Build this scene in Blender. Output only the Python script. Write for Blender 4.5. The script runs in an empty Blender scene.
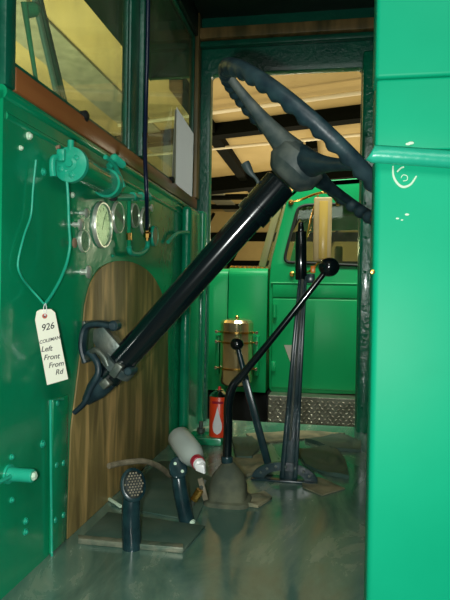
import bpy, bmesh, math, random
from mathutils import Vector, Matrix
random.seed(7)
SC = bpy.context.scene
COL = SC.collection
# ------------------------------------------------------------------ camera
F = 583.0
YAW, ROLL, PITCH = math.radians(10.0), math.radians(1.0), math.radians(-0.6)
CAM = Vector((0, 0, 0.56))
R0 = Vector((math.cos(YAW), math.sin(YAW), 0)); F0 = Vector((-math.sin(YAW), math.cos(YAW), 0)); Z0 = Vector((0, 0, 1))
FW = (F0*math.cos(PITCH) + Z0*math.sin(PITCH)).normalized()
U0 = (Z0*math.cos(PITCH) - F0*math.sin(PITCH)).normalized()
RT = R0*math.cos(ROLL) + U0*math.sin(ROLL)
UP = -R0*math.sin(ROLL) + U0*math.cos(ROLL)
cam = bpy.data.cameras.new('camera'); camo = bpy.data.objects.new('camera', cam); COL.objects.link(camo)
m = Matrix((RT, UP, -FW)).transposed().to_4x4(); m.translation = CAM
camo.matrix_world = m
cam.sensor_fit = 'VERTICAL'; cam.sensor_height = 36.0; cam.lens = 36.0*F/600.0; cam.clip_start = 0.02
SC.camera = camo
# ------------------------------------------------------------------ world, lights, exposure
W = bpy.data.worlds.new('world'); SC.world = W; W.use_nodes = True
W.node_tree.nodes['Background'].inputs[0].default_value = (0.75, 0.85, 0.7, 1)
W.node_tree.nodes['Background'].inputs[1].default_value = 0.05
vs = SC.view_settings; vs.view_transform = 'Standard'; vs.look = 'None'; vs.exposure = 0.0; vs.gamma = 1.0
vs.use_curve_mapping = False
def light(name, kind, loc, power, color, size=0.1, rot=(0, 0, 0), sy=None):
    l = bpy.data.lights.new(name, kind); l.energy = power; l.color = color
    if kind == 'AREA':
        l.size = size
        if sy: l.shape = 'RECTANGLE'; l.size_y = sy
    else: l.shadow_soft_size = size
    o = bpy.data.objects.new(name, l); o.location = loc; o.rotation_euler = rot; COL.objects.link(o); return o
light('camera_flash', 'POINT', CAM - RT*0.05 - UP*0.02 + FW*0.02, 40, (0.95, 1.0, 0.95), 0.012)
light('hall_fill_behind', 'AREA', (0.5, -2.2, 2.6), 52, (0.92, 1.0, 0.92), 2.5, (math.radians(58), 0, math.radians(8)), 1.5)  # added broad fill from behind, lifts the firewall and cab floor
light('aisle_fill', 'AREA', (0.3, 2.9, 3.2), 130, (0.95, 1.0, 0.85), 2.4, (math.radians(28), 0, 0), 0.5)  # added fill for the facing side of the neighbouring truck
light('ceiling_fill_near', 'AREA', (-5.0, 6.0, 0.6), 520, (1.0, 0.86, 0.6), 3.0, (math.pi, 0, 0), 3.0)  # added unseen uplight, brightens the ceiling beyond the windshields
light('hall_fill_right', 'POINT', (4.0, 9.5, 1.6), 420, (1.0, 0.88, 0.62), 0.3)  # added unseen fill for the hall behind the truck window
light('hall_fill_end', 'POINT', (-1.0, 19.5, 2.2), 330, (1.0, 0.88, 0.6), 0.3)  # added unseen fill that brightens the hall end wall
light('ceiling_fill_far', 'AREA', (-1.0, 14.0, 0.5), 270, (1.0, 0.86, 0.6), 6.0, (math.pi, 0, 0), 6.0)  # added unseen uplight for the far ceiling

# ------------------------------------------------------------------ pixel -> world point on a plane
def ray(px, py): return FW + RT*((px-225)/F) + UP*((300-py)/F)
def PY(px, py, Y): d = ray(px, py); return CAM + d*(Y/d.y)
def PX(px, py, X): d = ray(px, py); return CAM + d*(X/d.x)
def PZ(px, py, Z): d = ray(px, py); return CAM + d*((Z-CAM.z)/d.z)

# ------------------------------------------------------------------ materials
def mat(name, color, rough=0.5, metal=0.0, color2=None, scale=8.0, stretch=(1, 1, 1), lo=0.35, hi=0.65, bump=0.0, bscale=40.0,
        color3=None, coat=0.0, spec=0.5, rough2=None, detail=4.0):
    mt = bpy.data.materials.new(name); mt.use_nodes = True
    nt = mt.node_tree; b = nt.nodes['Principled BSDF']
    b.inputs['Base Color'].default_value = (*color, 1); b.inputs['Roughness'].default_value = rough
    b.inputs['Metallic'].default_value = metal; b.inputs['Specular IOR Level'].default_value = spec
    b.inputs['Coat Weight'].default_value = coat; b.inputs['Coat Roughness'].default_value = 0.08
    tc = nt.nodes.new('ShaderNodeTexCoord')
    mp = nt.nodes.new('ShaderNodeMapping'); mp.inputs['Scale'].default_value = stretch
    nt.links.new(tc.outputs['Object'], mp.inputs[0])
    if color2:
        n = nt.nodes.new('ShaderNodeTexNoise'); n.inputs['Scale'].default_value = scale; n.inputs['Detail'].default_value = detail
        nt.links.new(mp.outputs[0], n.inputs[0])
        r = nt.nodes.new('ShaderNodeValToRGB'); e = r.color_ramp.elements
        e[0].position = lo; e[0].color = (*color, 1); e[1].position = hi; e[1].color = (*color2, 1)
        if color3: x = e.new((lo+hi)/2); x.color = (*color3, 1)
        nt.links.new(n.outputs['Fac'], r.inputs[0]); nt.links.new(r.outputs[0], b.inputs['Base Color'])
        if rough2 is not None:
            mr = nt.nodes.new('ShaderNodeMapRange'); mr.inputs['From Min'].default_value = lo; mr.inputs['From Max'].default_value = hi
            mr.inputs['To Min'].default_value = rough; mr.inputs['To Max'].default_value = rough2
            nt.links.new(n.outputs['Fac'], mr.inputs[0]); nt.links.new(mr.outputs[0], b.inputs['Roughness'])
    if bump:
        n2 = nt.nodes.new('ShaderNodeTexNoise'); n2.inputs['Scale'].default_value = bscale; n2.inputs['Detail'].default_value = 3
        nt.links.new(mp.outputs[0], n2.inputs[0])
        bp = nt.nodes.new('ShaderNodeBump'); bp.inputs['Strength'].default_value = bump; bp.inputs['Distance'].default_value = 0.004
        nt.links.new(n2.outputs['Fac'], bp.inputs['Height']); nt.links.new(bp.outputs[0], b.inputs['Normal'])
    return mt
G1, G2 = (0.002, 0.245, 0.105), (0.004, 0.300, 0.135)
M = {}
M['green'] = mat('glossy_green_paint', G1, 0.22, 0, G2, 5, bump=0.35, bscale=22, coat=0.3)
M['green_lumpy'] = mat('thick_brushed_green_paint', (0.0015, 0.15, 0.078), 0.20, 0, (0.003, 0.20, 0.10), 9, bump=0.9, bscale=60, coat=0.4)
M['green_near'] = mat('flash_lit_green_paint', (0.002, 0.36, 0.185), 0.45, 0, (0.004, 0.40, 0.21), 4, bump=0.05, bscale=10, spec=0.15)  # same cab green, lighter with the close flash put into the colour
M['green_truck'] = mat('green_truck_paint', (0.004, 0.33, 0.105), 0.33, 0, (0.006, 0.36, 0.12), 2, spec=0.3)
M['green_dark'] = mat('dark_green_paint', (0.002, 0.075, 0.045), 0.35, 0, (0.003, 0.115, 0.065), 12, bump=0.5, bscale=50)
M['green_post'] = mat('rolled_post_green_paint', (0.002, 0.20, 0.10), 0.2, 0, (0.003, 0.25, 0.12), 9, bump=0.45, bscale=35, coat=0.4)
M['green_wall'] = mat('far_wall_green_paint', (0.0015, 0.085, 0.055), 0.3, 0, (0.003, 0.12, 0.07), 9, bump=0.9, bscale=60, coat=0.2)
M['green_light'] = mat('pale_green_paint', (0.01, 0.36, 0.22), 0.28, 0, (0.02, 0.42, 0.27), 20, bump=0.2, bscale=60)
M['wood_sill'] = mat('reddish_varnished_wood', (0.15, 0.045, 0.015), 0.35, 0, (0.30, 0.115, 0.035), 9, (1, 0.15, 1.5), 0.3, 0.7, 0.2, 30)
M['wood_panel'] = mat('weathered_plywood', (0.14, 0.10, 0.035), 0.5, 0, (0.62, 0.40, 0.15), 5, (1, 4.0, 0.7), 0.32, 0.68, 0.3, 20, (0.26, 0.19, 0.065))
[n for n in M['wood_panel'].node_tree.nodes if n.type == 'TEX_NOISE'][0].inputs['Distortion'].default_value = 0.5
[n for n in M['wood_panel'].node_tree.nodes if n.type == 'TEX_NOISE'][0].inputs['Detail'].default_value = 9
M['wood_frame'] = mat('painted_brown_wood', (0.08, 0.07, 0.025), 0.45, 0, (0.26, 0.17, 0.06), 20, (1, 1, 0.2))
M['black'] = mat('gloss_black_enamel', (0.003, 0.007, 0.009), 0.16, 0, coat=0.6)
M['black_worn'] = mat('worn_blue_black_rubber', (0.008, 0.022, 0.032), 0.42, 0, (0.025, 0.055, 0.065), 30, bump=0.25, bscale=60)
M['hub_black'] = mat('dusty_black_casting', (0.030, 0.052, 0.055), 0.5, 0, (0.11, 0.13, 0.115), 25, bump=0.35, bscale=50)
M['lever'] = mat('dark_blue_grey_enamel', (0.006, 0.022, 0.028), 0.25, 0, (0.015, 0.045, 0.052), 30)
M['greymetal'] = mat('dirty_grey_steel', (0.07, 0.10, 0.09), 0.4, 0.5, (0.16, 0.17, 0.14), 25, bump=0.3, bscale=60)
M['chrome'] = mat('chrome', (0.75, 0.75, 0.70), 0.12, 1.0)
M['brass'] = mat('brass', (0.65, 0.38, 0.10), 0.25, 1.0)
M['tank'] = mat('steel_tank_tan_reflection', (0.88, 0.74, 0.42), 0.14, 0.92)  # steel with the tan hall's reflection put into its base colour
M['face'] = mat('gauge_face', (0.20, 0.25, 0.20), 0.4, 0, (0.38, 0.40, 0.32), 60)
M['dark'] = mat('dark_recess', (0.004, 0.006, 0.006), 0.7)
M['floor'] = mat('dusty_green_grey_floor', (0.060, 0.135, 0.108), 0.10, 0, (0.36, 0.40, 0.29), 3.2, (1.8, .7, 1), 0.40, 0.70, 0.06, 9, (0.125, 0.215, 0.165), rough2=0.40, spec=1.0, detail=12)
_n = [n for n in M['floor'].node_tree.nodes if n.type == 'TEX_NOISE'][0]; _n.inputs['Roughness'].default_value = 0.65; _n.inputs['Distortion'].default_value = 0.9
M['mat'] = mat('old_green_rubber_mat', (0.025, 0.080, 0.062), 0.6, 0, (0.085, 0.13, 0.095), 10, (1, 1, 1), 0.3, 0.75, 0.5, 30, rough2=0.75)
M['mat2'] = mat('bleached_mat_underside', (0.12, 0.14, 0.09), 0.8, 0, (0.34, 0.31, 0.19), 14, bump=0.6, bscale=30)
M['boot'] = mat('dusty_rubber_boot', (0.05, 0.065, 0.045), 0.8, 0, (0.13, 0.14, 0.085), 16, bump=0.5, bscale=40)
M['plate'] = mat('scuffed_pedal_plate', (0.075, 0.12, 0.095), 0.5, 0.2, (0.18, 0.21, 0.155), 15, bump=0.4, bscale=40)
M['edge'] = mat('bare_steel_edge', (0.30, 0.30, 0.22), 0.4, 0.4, (0.10, 0.16, 0.12), 30)
M['pad'] = mat('worn_pedal_rubber', (0.16, 0.14, 0.09), 0.6, 0, (0.30, 0.26, 0.18), 50)
M['paper'] = mat('white_paper', (0.96, 0.97, 0.92), 0.8)
_nt = M['paper'].node_tree; _b = _nt.nodes['Principled BSDF']; _t = _nt.nodes.new('ShaderNodeBsdfTranslucent'); _t.inputs[0].default_value = (.9, .9, .84, 1)
_m = _nt.nodes.new('ShaderNodeMixShader'); _m.inputs[0].default_value = .12; _nt.links.new(_b.outputs[0], _m.inputs[1]); _nt.links.new(_t.outputs[0], _m.inputs[2])
_nt.links.new(_m.outputs[0], _nt.nodes['Material Output'].inputs[0])
M['silver'] = mat('worn_silver_bezel', (0.85, 0.88, 0.80), 0.3, 0.6, (0.65, 0.68, 0.58), 60)
M['papergrey'] = mat('grey_paper_edge', (0.42, 0.42, 0.36), 0.8)
M['tag'] = mat('cream_card', (0.92, 0.92, 0.76), 0.75)
M['ink'] = mat('pencil_ink', (0.05, 0.05, 0.055), 0.8)
M['redring'] = mat('red_ring', (0.55, 0.12, 0.08), 0.7)
M['bottle'] = mat('translucent_white_plastic', (0.36, 0.41, 0.38), 0.35, 0, (0.45, 0.49, 0.45), 4)
M['redcap'] = mat('dark_red_plastic', (0.35, 0.01, 0.03), 0.35)
M['white'] = mat('white_plastic', (0.82, 0.82, 0.82), 0.3)
M['orange'] = mat('orange_red_can_paint', (0.80, 0.055, 0.012), 0.3)
M['red'] = mat('red_plastic', (0.7, 0.02, 0.02), 0.35)
M['orange_lens'] = mat('orange_lens', (0.9, 0.22, 0.01), 0.3)
M['ceil'] = mat('tan_roof_lining', (0.38, 0.28, 0.10), 0.8, 0, (0.44, 0.33, 0.13), 1.2)
M['beam'] = mat('dark_roof_beam', (0.003, 0.004, 0.002), 0.9, spec=0.05)
M['beamgrey'] = mat('grey_hall_beam', (0.17, 0.17, 0.11), 0.8, 0, (0.24, 0.235, 0.16), 5)
M['pipe'] = mat('pale_pipe', (0.7, 0.62, 0.42), 0.4)
M['ground'] = mat('hall_concrete', (0.10, 0.10, 0.08), 0.6, 0, (0.16, 0.15, 0.12), 2)
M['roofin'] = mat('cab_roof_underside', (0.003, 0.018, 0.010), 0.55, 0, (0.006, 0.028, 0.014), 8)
M['visor'] = mat('visor_dark_green', (0.003, 0.06, 0.022), 0.35, 0, (0.004, 0.10, 0.035), 3)
M['tread'] = mat('diamond_tread_aluminium', (0.42, 0.42, 0.35), 0.25, 0.8, (0.26, 0.26, 0.21), 20)
M['cable'] = mat('blue_black_hose', (0.004, 0.010, 0.035), 0.3)
M['mirror_tan'] = mat('mirror_back_tan', (0.36, 0.27, 0.13), 0.4, 0, (0.44, 0.33, 0.16), 6)
M['mirror_gold'] = mat('tan_reflection_mirror_glass', (0.50, 0.34, 0.08), 0.25, 0)  # tan reflection painted as the colour of the mirror glass
M['frame_tan'] = mat('tan_windshield_frame', (0.26, 0.25, 0.11), 0.35)  # the frame's own tan
M['bluegrey'] = mat('blue_grey_bar', (0.40, 0.55, 0.52), 0.35)
M['rubber'] = mat('black_rubber', (0.01, 0.016, 0.014), 0.6)
M['chip'] = mat('bare_chipped_paint', (0.62, 0.80, 0.62), 0.5)
M['rust'] = mat('chip_rust', (0.30, 0.20, 0.13), 0.7)

def glassmat(name, tint, dust, dustcol=(0.5, 0.5, 0.4)):
    mt = bpy.data.materials.new(name); mt.use_nodes = True; nt = mt.node_tree; nt.nodes.clear()
    out = nt.nodes.new('ShaderNodeOutputMaterial')
    tr = nt.nodes.new('ShaderNodeBsdfTransparent'); tr.inputs[0].default_value = (*tint, 1)
    gl = nt.nodes.new('ShaderNodeBsdfGlossy'); gl.inputs['Roughness'].default_value = 0.03
    lw = nt.nodes.new('ShaderNodeLayerWeight'); pw = nt.nodes.new('ShaderNodeMath'); pw.operation = 'POWER'; pw.inputs[1].default_value = 4.0
    nt.links.new(lw.outputs['Facing'], pw.inputs[0]); fr = nt.nodes.new('ShaderNodeMath'); fr.operation = 'MULTIPLY_ADD'; fr.inputs[1].default_value = 0.4; fr.inputs[2].default_value = 0.03
    nt.links.new(pw.outputs[0], fr.inputs[0])
    m1 = nt.nodes.new('ShaderNodeMixShader'); nt.links.new(fr.outputs[0], m1.inputs[0])
    nt.links.new(tr.outputs[0], m1.inputs[1]); nt.links.new(gl.outputs[0], m1.inputs[2])
    df = nt.nodes.new('ShaderNodeBsdfDiffuse'); df.inputs[0].default_value = (*dustcol, 1)
    tc = nt.nodes.new('ShaderNodeTexCoord'); n = nt.nodes.new('ShaderNodeTexNoise'); n.inputs['Scale'].default_value = 9; n.inputs['Detail'].default_value = 8
    nt.links.new(tc.outputs['Object'], n.inputs[0])
    mr = nt.nodes.new('ShaderNodeMapRange'); mr.inputs[1].default_value = 0.35; mr.inputs[2].default_value = 0.75; mr.inputs[3].default_value = dust*0.3; mr.inputs[4].default_value = dust
    nt.links.new(n.outputs[0], mr.inputs[0])
    m2 = nt.nodes.new('ShaderNodeMixShader'); nt.links.new(mr.outputs[0], m2.inputs[0])
    nt.links.new(m1.outputs[0], m2.inputs[1]); nt.links.new(df.outputs[0], m2.inputs[2]); nt.links.new(m2.outputs[0], out.inputs[0])
    return mt
M['glass'] = glassmat('dusty_windshield_glass', (0.80, 0.92, 0.80), 0.16)
M['glass2'] = glassmat('truck_door_glass', (0.75, 0.85, 0.72), 0.05)
M['gaugeglass'] = glassmat('gauge_glass', (0.9, 0.95, 0.9), 0.07, (0.65, 0.70, 0.62))

# ------------------------------------------------------------------ mesh building
def frame_of(d):
    d = Vector(d).normalized(); a = Vector((0, 0, 1)) if abs(d.z) < 0.9 else Vector((1, 0, 0))
    x = d.cross(a).normalized(); return x, d.cross(x).normalized(), d
WL = {}
class B:
    def __init__(s): s.bm = bmesh.new()
    def box(s, lo, hi, bev=0.0, rot=None, seg=2):
        lo, hi = Vector(lo), Vector(hi); c = (lo+hi)/2; d = hi-lo
        t = bmesh.new(); bmesh.ops.create_cube(t, size=1.0)
        bmesh.ops.scale(t, vec=(abs(d.x), abs(d.y), abs(d.z)), verts=t.verts)
        if bev: bmesh.ops.bevel(t, geom=t.edges[:], offset=bev, segments=seg, affect='EDGES', profile=0.5)
        if rot is not None: bmesh.ops.rotate(t, cent=(0, 0, 0), matrix=rot, verts=t.verts)
        bmesh.ops.translate(t, vec=c, verts=t.verts); s._merge(t); return s
    def obox(s, p, q, w, h, side=None, bev=0.0):
        """bar from p to q, width w along side, height h"""
        p, q = Vector(p), Vector(q); d = (q-p); L = d.length; d.normalize()
        if side is None: x, y, _ = frame_of(d)
        else: x = Vector(side); x = (x - d*x.dot(d)).normalized(); y = d.cross(x)
        t = bmesh.new(); bmesh.ops.create_cube(t, size=1.0); bmesh.ops.scale(t, vec=(w, h, L), verts=t.verts)
        if bev: bmesh.ops.bevel(t, geom=t.edges[:], offset=bev, segments=2, affect='EDGES', profile=0.5)
        mm = Matrix((x, y, d)).transposed().to_4x4(); mm.translation = (p+q)/2
        bmesh.ops.transform(t, matrix=mm, verts=t.verts); s._merge(t); return s
    def lathe(s, p, d, prof, seg=28):
        """prof: list of (distance along axis, radius)"""
        x, y, d = frame_of(d); p = Vector(p); rings = []
        for a, r in prof:
            c = p + d*a
            if r < 1e-6: rings.append([s.bm.verts.new(c)])
            else: rings.append([s.bm.verts.new(c + (x*math.cos(2*math.pi*k/seg) + y*math.sin(2*math.pi*k/seg))*r) for k in range(seg)])
        for A, C in zip(rings, rings[1:]):
            if len(A) == 1 and len(C) == 1: continue
            for k in range(seg):
                k2 = (k+1) % seg
                if len(A) == 1: f = [A[0], C[k2], C[k]]
                elif len(C) == 1: f = [A[k], A[k2], C[0]]
                else: f = [A[k], A[k2], C[k2], C[k]]
                s.bm.faces.new(f)
        if len(rings[0]) > 1: s.bm.faces.new(rings[0][::-1])
        if len(rings[-1]) > 1: s.bm.faces.new(rings[-1])
        return s
    def cyl(s, p, q, r, r2=None, seg=24, bev=0.0):
        p, q = Vector(p), Vector(q); L = (q-p).length; r2 = r if r2 is None else r2
        if bev: return s.lathe(p, q-p, [(0, r-bev), (bev*.3, r-bev*.3), (bev, r), (L-bev, r2), (L-bev*.3, r2-bev*.3), (L, r2-bev)], seg)
        return s.lathe(p, q-p, [(0, r), (L, r2)], seg)
    def sphere(s, c, r, sc=(1, 1, 1), seg=24):
        t = bmesh.new(); bmesh.ops.create_uvsphere(t, u_segments=seg, v_segments=max(8, seg//2), radius=r)
        bmesh.ops.scale(t, vec=sc, verts=t.verts); bmesh.ops.translate(t, vec=Vector(c), verts=t.verts); s._merge(t); return s
    def tube(s, pts, r, seg=10, smooth=6, closed=False):
        pts = [Vector(p) for p in pts]
        if smooth and len(pts) > 2:
            out = []; n = len(pts)
            for i in range(n-1 if not closed else n):
                g = (lambda k: pts[k % n]) if closed else (lambda k: pts[min(max(k, 0), n-1)])
                p0, p1, p2, p3 = g(i-1), g(i), g(i+1), g(i+2)
                for j in range(smooth):
                    t = j/smooth
                    out.append(0.5*((2*p1)+(p2-p0)*t+(2*p0-5*p1+4*p2-p3)*t*t+(3*p1-p0-3*p2+p3)*t**3))
            if not closed: out.append(pts[-1])
            pts = out
        rr = r if callable(r) else (lambda t: r)
        n = len(pts); rings = []; x = None
        for i, p in enumerate(pts):
            if closed: d = pts[(i+1) % n]-pts[i-1]
            else: d = pts[min(i+1, n-1)]-pts[max(i-1, 0)]
            d.normalize()
            if x is None: x, _, _ = frame_of(d)
            x = (x - d*x.dot(d)).normalized(); y = d.cross(x); q = rr(i/(n-1))
            rings.append([s.bm.verts.new(p + (x*math.cos(2*math.pi*k/seg)+y*math.sin(2*math.pi*k/seg))*q) for k in range(seg)])
        for i in range(n if closed else n-1):
            A, C = rings[i], rings[(i+1) % n]
            for k in range(seg): s.bm.faces.new([A[k], A[(k+1) % seg], C[(k+1) % seg], C[k]])
        if not closed: s.bm.faces.new(rings[0][::-1]); s.bm.faces.new(rings[-1])
        return s
    def prism(s, pts, ext, bev=0.0):
        """closed polygon pts extruded by vector ext"""
        t = bmesh.new(); ext = Vector(ext)
        a = [t.verts.new(Vector(p)) for p in pts]; b = [t.verts.new(Vector(p)+ext) for p in pts]; n = len(a)
        t.faces.new(a); t.faces.new(b[::-1])
        for i in range(n): t.faces.new([a[i], b[i], b[(i+1) % n], a[(i+1) % n]])
        bmesh.ops.recalc_face_normals(t, faces=t.faces)
        if bev: bmesh.ops.bevel(t, geom=t.edges[:], offset=bev, segments=2, affect='EDGES', profile=0.5)
        s._merge(t); return s
    def _merge(s, t):
        me = bpy.data.meshes.new('tmp'); t.to_mesh(me); t.free(); s.bm.from_mesh(me); bpy.data.meshes.remove(me)
    def build(s, name, mt, parent=None, ang=35, smooth=True):
        bm = s.bm; bmesh.ops.recalc_face_normals(bm, faces=bm.faces)
        if parent is not None: base = WL[parent.name]
        else:
            xs = [v.co for v in bm.verts]; mn = Vector([min(c[i] for c in xs) for i in range(3)]); mx = Vector([max(c[i] for c in xs) for i in range(3)])
            base = Vector(((mn.x+mx.x)/2, (mn.y+mx.y)/2, mn.z))
        bmesh.ops.translate(bm, vec=-base, verts=bm.verts)
        me = bpy.data.meshes.new(name); bm.to_mesh(me); bm.free()
        if smooth:
            for p in me.polygons: p.use_smooth = True
            me.set_sharp_from_angle(angle=math.radians(ang))
        me.materials.append(M[mt] if isinstance(mt, str) else mt)
        o = bpy.data.objects.new(name, me); COL.objects.link(o)
        if parent is not None: o.parent = parent
        else: o.location = base
        WL[o.name] = base; return o
def tag(o, label, cat, group=None):
    o['label'] = label; o['category'] = cat
    if group: o['group'] = group
    return o
def thing(name, label, cat, loc, group=None):
    o = bpy.data.objects.new(name, None); COL.objects.link(o); o.location = Vector(loc); o.empty_display_size = 0.05
    WL[o.name] = Vector(loc); return tag(o, label, cat, group)
def struct(o, label=None):
    o['kind'] = 'structure'
    if label: o['label'] = label
    return o
def holed(outer, holes, Y, depth, name, mt, parent=None, bev=0.004):
    """sheet in the XZ plane at Y (front face) with holes; outer/holes are lists of (x, z)"""
    cu = bpy.data.curves.new('c', 'CURVE'); cu.dimensions = '2D'; cu.fill_mode = 'BOTH'; cu.extrude = depth/2-bev; cu.bevel_depth = bev; cu.bevel_resolution = 2
    cu.offset = -bev
    for loop in [outer]+holes:
        sp = cu.splines.new('POLY'); sp.points.add(len(loop)-1); sp.use_cyclic_u = True
        for p, c in zip(sp.points, loop): p.co = (c[0], c[1], 0, 1)
    tmp = bpy.data.objects.new('c', cu); COL.objects.link(tmp)
    me = bpy.data.meshes.new_from_object(tmp); bpy.data.objects.remove(tmp); bpy.data.curves.remove(cu)
    b = B(); b.bm.from_mesh(me); bpy.data.meshes.remove(me)
    for v in b.bm.verts: v.co = Vector((v.co.x, Y+depth/2+v.co.z, v.co.y))
    bmesh.ops.remove_doubles(b.bm, verts=b.bm.verts, dist=1e-5)
    return b.build(name, mt, parent)
def rounded(pts, r, n=5):
    out = []; N = len(pts)
    for i in range(N):
        p = Vector(pts[i]); a = Vector(pts[i-1])-p; c = Vector(pts[(i+1) % N])-p
        k = min(r, a.length*0.45, c.length*0.45); A = p+a.normalized()*k; C = p+c.normalized()*k
        for j in range(n+1):
            t = j/n; out.append(tuple(A*(1-t)**2+p*2*t*(1-t)+C*t*t))
    return out
def text_mesh(body, size, origin, ux, uy, name, mt, parent, ang=0.0, thick=0.0003):
    cu = bpy.data.curves.new('t', 'FONT'); cu.body = body; cu.size = size; cu.offset = size*.006; cu.align_x = 'CENTER'; cu.align_y = 'CENTER'; cu.extrude = thick; cu.shear = 0.25
    tmp = bpy.data.objects.new('t', cu); COL.objects.link(tmp); bpy.context.view_layer.update()
    me = bpy.data.meshes.new_from_object(tmp); bpy.data.objects.remove(tmp); bpy.data.curves.remove(cu)
    b = B(); b.bm.from_mesh(me); bpy.data.meshes.remove(me)
    ux = Vector(ux).normalized(); uy = Vector(uy).normalized(); n = ux.cross(uy)
    ca, sa = math.cos(ang), math.sin(ang)
    for v in b.bm.verts:
        x, y, z = v.co; v.co = Vector(origin)+ux*(x*ca-y*sa)+uy*(x*sa+y*ca)+n*z
    return b.build(name, mt, parent, smooth=False)

# ================================================================== LARGE STRUCTURE
FX = -0.572            # firewall inner face
YN, YF = 0.95, 2.50    # near and far side of the cab
# hall
struct(B().box((-10, -6, -1.0), (9, 24, -0.95)).build('floor_hall', 'ground', smooth=False), 'concrete floor of the hall')
struct(B().box((-10, -6, 4.0), (9, 24, 4.1)).build('ceiling_hall', 'ceil', smooth=False), 'tan boarded hall ceiling')
struct(B().box((-10.1, -6, -1), (-10, 24, 4)).build('wall_left_hall', 'beamgrey', smooth=False), 'grey hall side wall')
struct(B().box((9, -6, -1), (9.1, 24, 4)).build('wall_right_hall', 'ceil', smooth=False), 'tan hall side wall')
struct(B().box((-10, 24, -1), (9, 24.1, 4)).build('wall_back_hall', 'ceil', smooth=False), 'tan hall end wall')
tr = 0
def trim(b, mt, label=None):
    global tr; tr += 1
    return struct(b.build('trim_%d' % tr, mt, smooth=False), label)
def xbeam(pa, pb, z, wy, h, mt, label):      # across beam hanging under the ceiling through two pixels
    a, c = PZ(*pa, z), PZ(*pb, z); d = (c-a).normalized(); a = a-d*7; c = c+d*6
    return trim(B().obox(a+Z0*(h/2), c+Z0*(h/2), wy, h, (-d.y, d.x, 0)), mt, label)
xbeam((221, 137), (357, 121), 3.75, 0.30, 0.25, 'beam', 'dark cross beam under the tan ceiling')
xbeam((221, 192), (300, 184), 3.6, 0.5, 0.4, 'beam', 'far dark cross beam under the tan ceiling')
for Y, zz in ((17.5, 3.82), (19.8, 3.85), (22, 3.85)):
    trim(B().box((-9.9, Y, zz), (8.9, Y+.35, 4.0)), 'beam', 'distant dark cross beam')
for za, zb2 in ((2.75, 3.1), (1.75, 1.95), (.9, 1.4)):
    trim(B().box((-9.9, 23.8, za), (8.9, 23.99, zb2)), 'beam', 'dark horizontal band on the hall end wall')
for xx in (-6.2, -4.4, -2.6, -.8, 1.0):
    trim(B().obox((xx, 23.7, 1.0), (xx+1.5, 23.7, 3.9), .14, .1, (0, 1, 0)), 'beam', 'dark slanting truss bar at the hall end')
trim(B().box((-4.25, -5, 3.96), (-3.55, 23.9, 4.0)), 'beamgrey', 'grey ceiling band beyond the windshield')
trim(B().box((-2.55, 9.0, 3.80), (-2.30, 23.9, 4.0)), 'beam', 'dark roof joist running away from the camera')
trim(B().box((-0.55, 13.0, 3.80), (-0.30, 23.9, 4.0)), 'beam', 'second dark roof joist running away from the camera')
trim(B().box((-9.9, -5, 3.3), (-6.2, 23.9, 3.99)), 'beamgrey', 'grey hall bulkhead beyond the windshield')
for pa, pb in (((210, 113), (314, 99)), ((210, 149), (314, 139))):
    a, c = PZ(*pa, 3.8), PZ(*pb, 3.8); d = (c-a).normalized()
    o = B().cyl(a-d*2, c+d*4, 0.035).build('ceiling_pipe', 'pipe')
    tag(o, 'pale thin ceiling pipe, the %s of two seen above the green truck' % ('upper' if pa[1] < 120 else 'lower'), 'pipe')

# cab shell of the truck the photo is taken into
sill_z = 0.934
b = B().box((FX-0.03, YN, -0.08), (FX, YF, sill_z-0.02))
b.cyl((FX-0.006, YN, sill_z-0.022), (FX-0.006, YF, sill_z-0.022), 0.013)
b.cyl((FX-0.004, YN+.01, sill_z-0.062), (FX-0.004, YF, sill_z-0.062), 0.008)
fw = struct(b.build('wall_left', 'green'), 'glossy green firewall of the cab')
b = B().box((FX-0.035, .986, sill_z-0.01), (FX+0.004, YF-0.02, sill_z+.036), 0.004)
struct(b.build('trim_sill', 'wood_sill'), 'reddish wooden sill under the windshield')
# far side wall with the doorway (inner face at YF)
xl, xr = PY(209, 200, YF).x, PY(357.5, 300, YF).x
zt = PY(280, 71, YF).z; zl1 = PY(280, 43, YF).z; roof_z = 1.76
print('xl xr zt zl1', xl, xr, zt, zl1)
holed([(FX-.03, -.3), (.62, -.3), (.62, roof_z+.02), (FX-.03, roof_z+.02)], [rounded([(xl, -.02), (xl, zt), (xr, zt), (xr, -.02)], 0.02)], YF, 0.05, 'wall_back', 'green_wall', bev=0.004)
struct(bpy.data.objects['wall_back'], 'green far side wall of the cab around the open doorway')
b = B().box((FX, YF-0.035, zl1-.012), (.60, YF, zl1+.012), .004)
struct(b.build('trim_ledge', 'green_dark'), 'green ledge over the far doorway')
b = B().box((FX, YF-0.045, zl1+.02), (.60, YF, zl1+.065), .003)
struct(b.build('trim_header', 'wood_frame'), 'brown wooden header over the far doorway')
# far corner post, rolled
b = B().box((FX, 2.22, -0.02), (FX+0.040, 2.43, sill_z-0.03), 0.019, seg=5)
b.box((FX, 2.44, -.02), (xl-.004, YF, sill_z-.02), 0.012, seg=3)
struct(b.build('trim_corner_post', 'green_post'), 'lumpy glossy green corner post beside the firewall')
# right jamb of the far doorway
b = B().box((xr+.002, YF-0.05, -.02), (xr+.09, YF, zt+.05), .012, seg=3)
for k in range(10): b.sphere((xr+.02+.01*random.random(), YF-.05, .1+k*.14), .006, seg=8)
struct(b.build('trim_right_jamb', 'green_lumpy'), 'flaking green jamb right of the far doorway')
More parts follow.
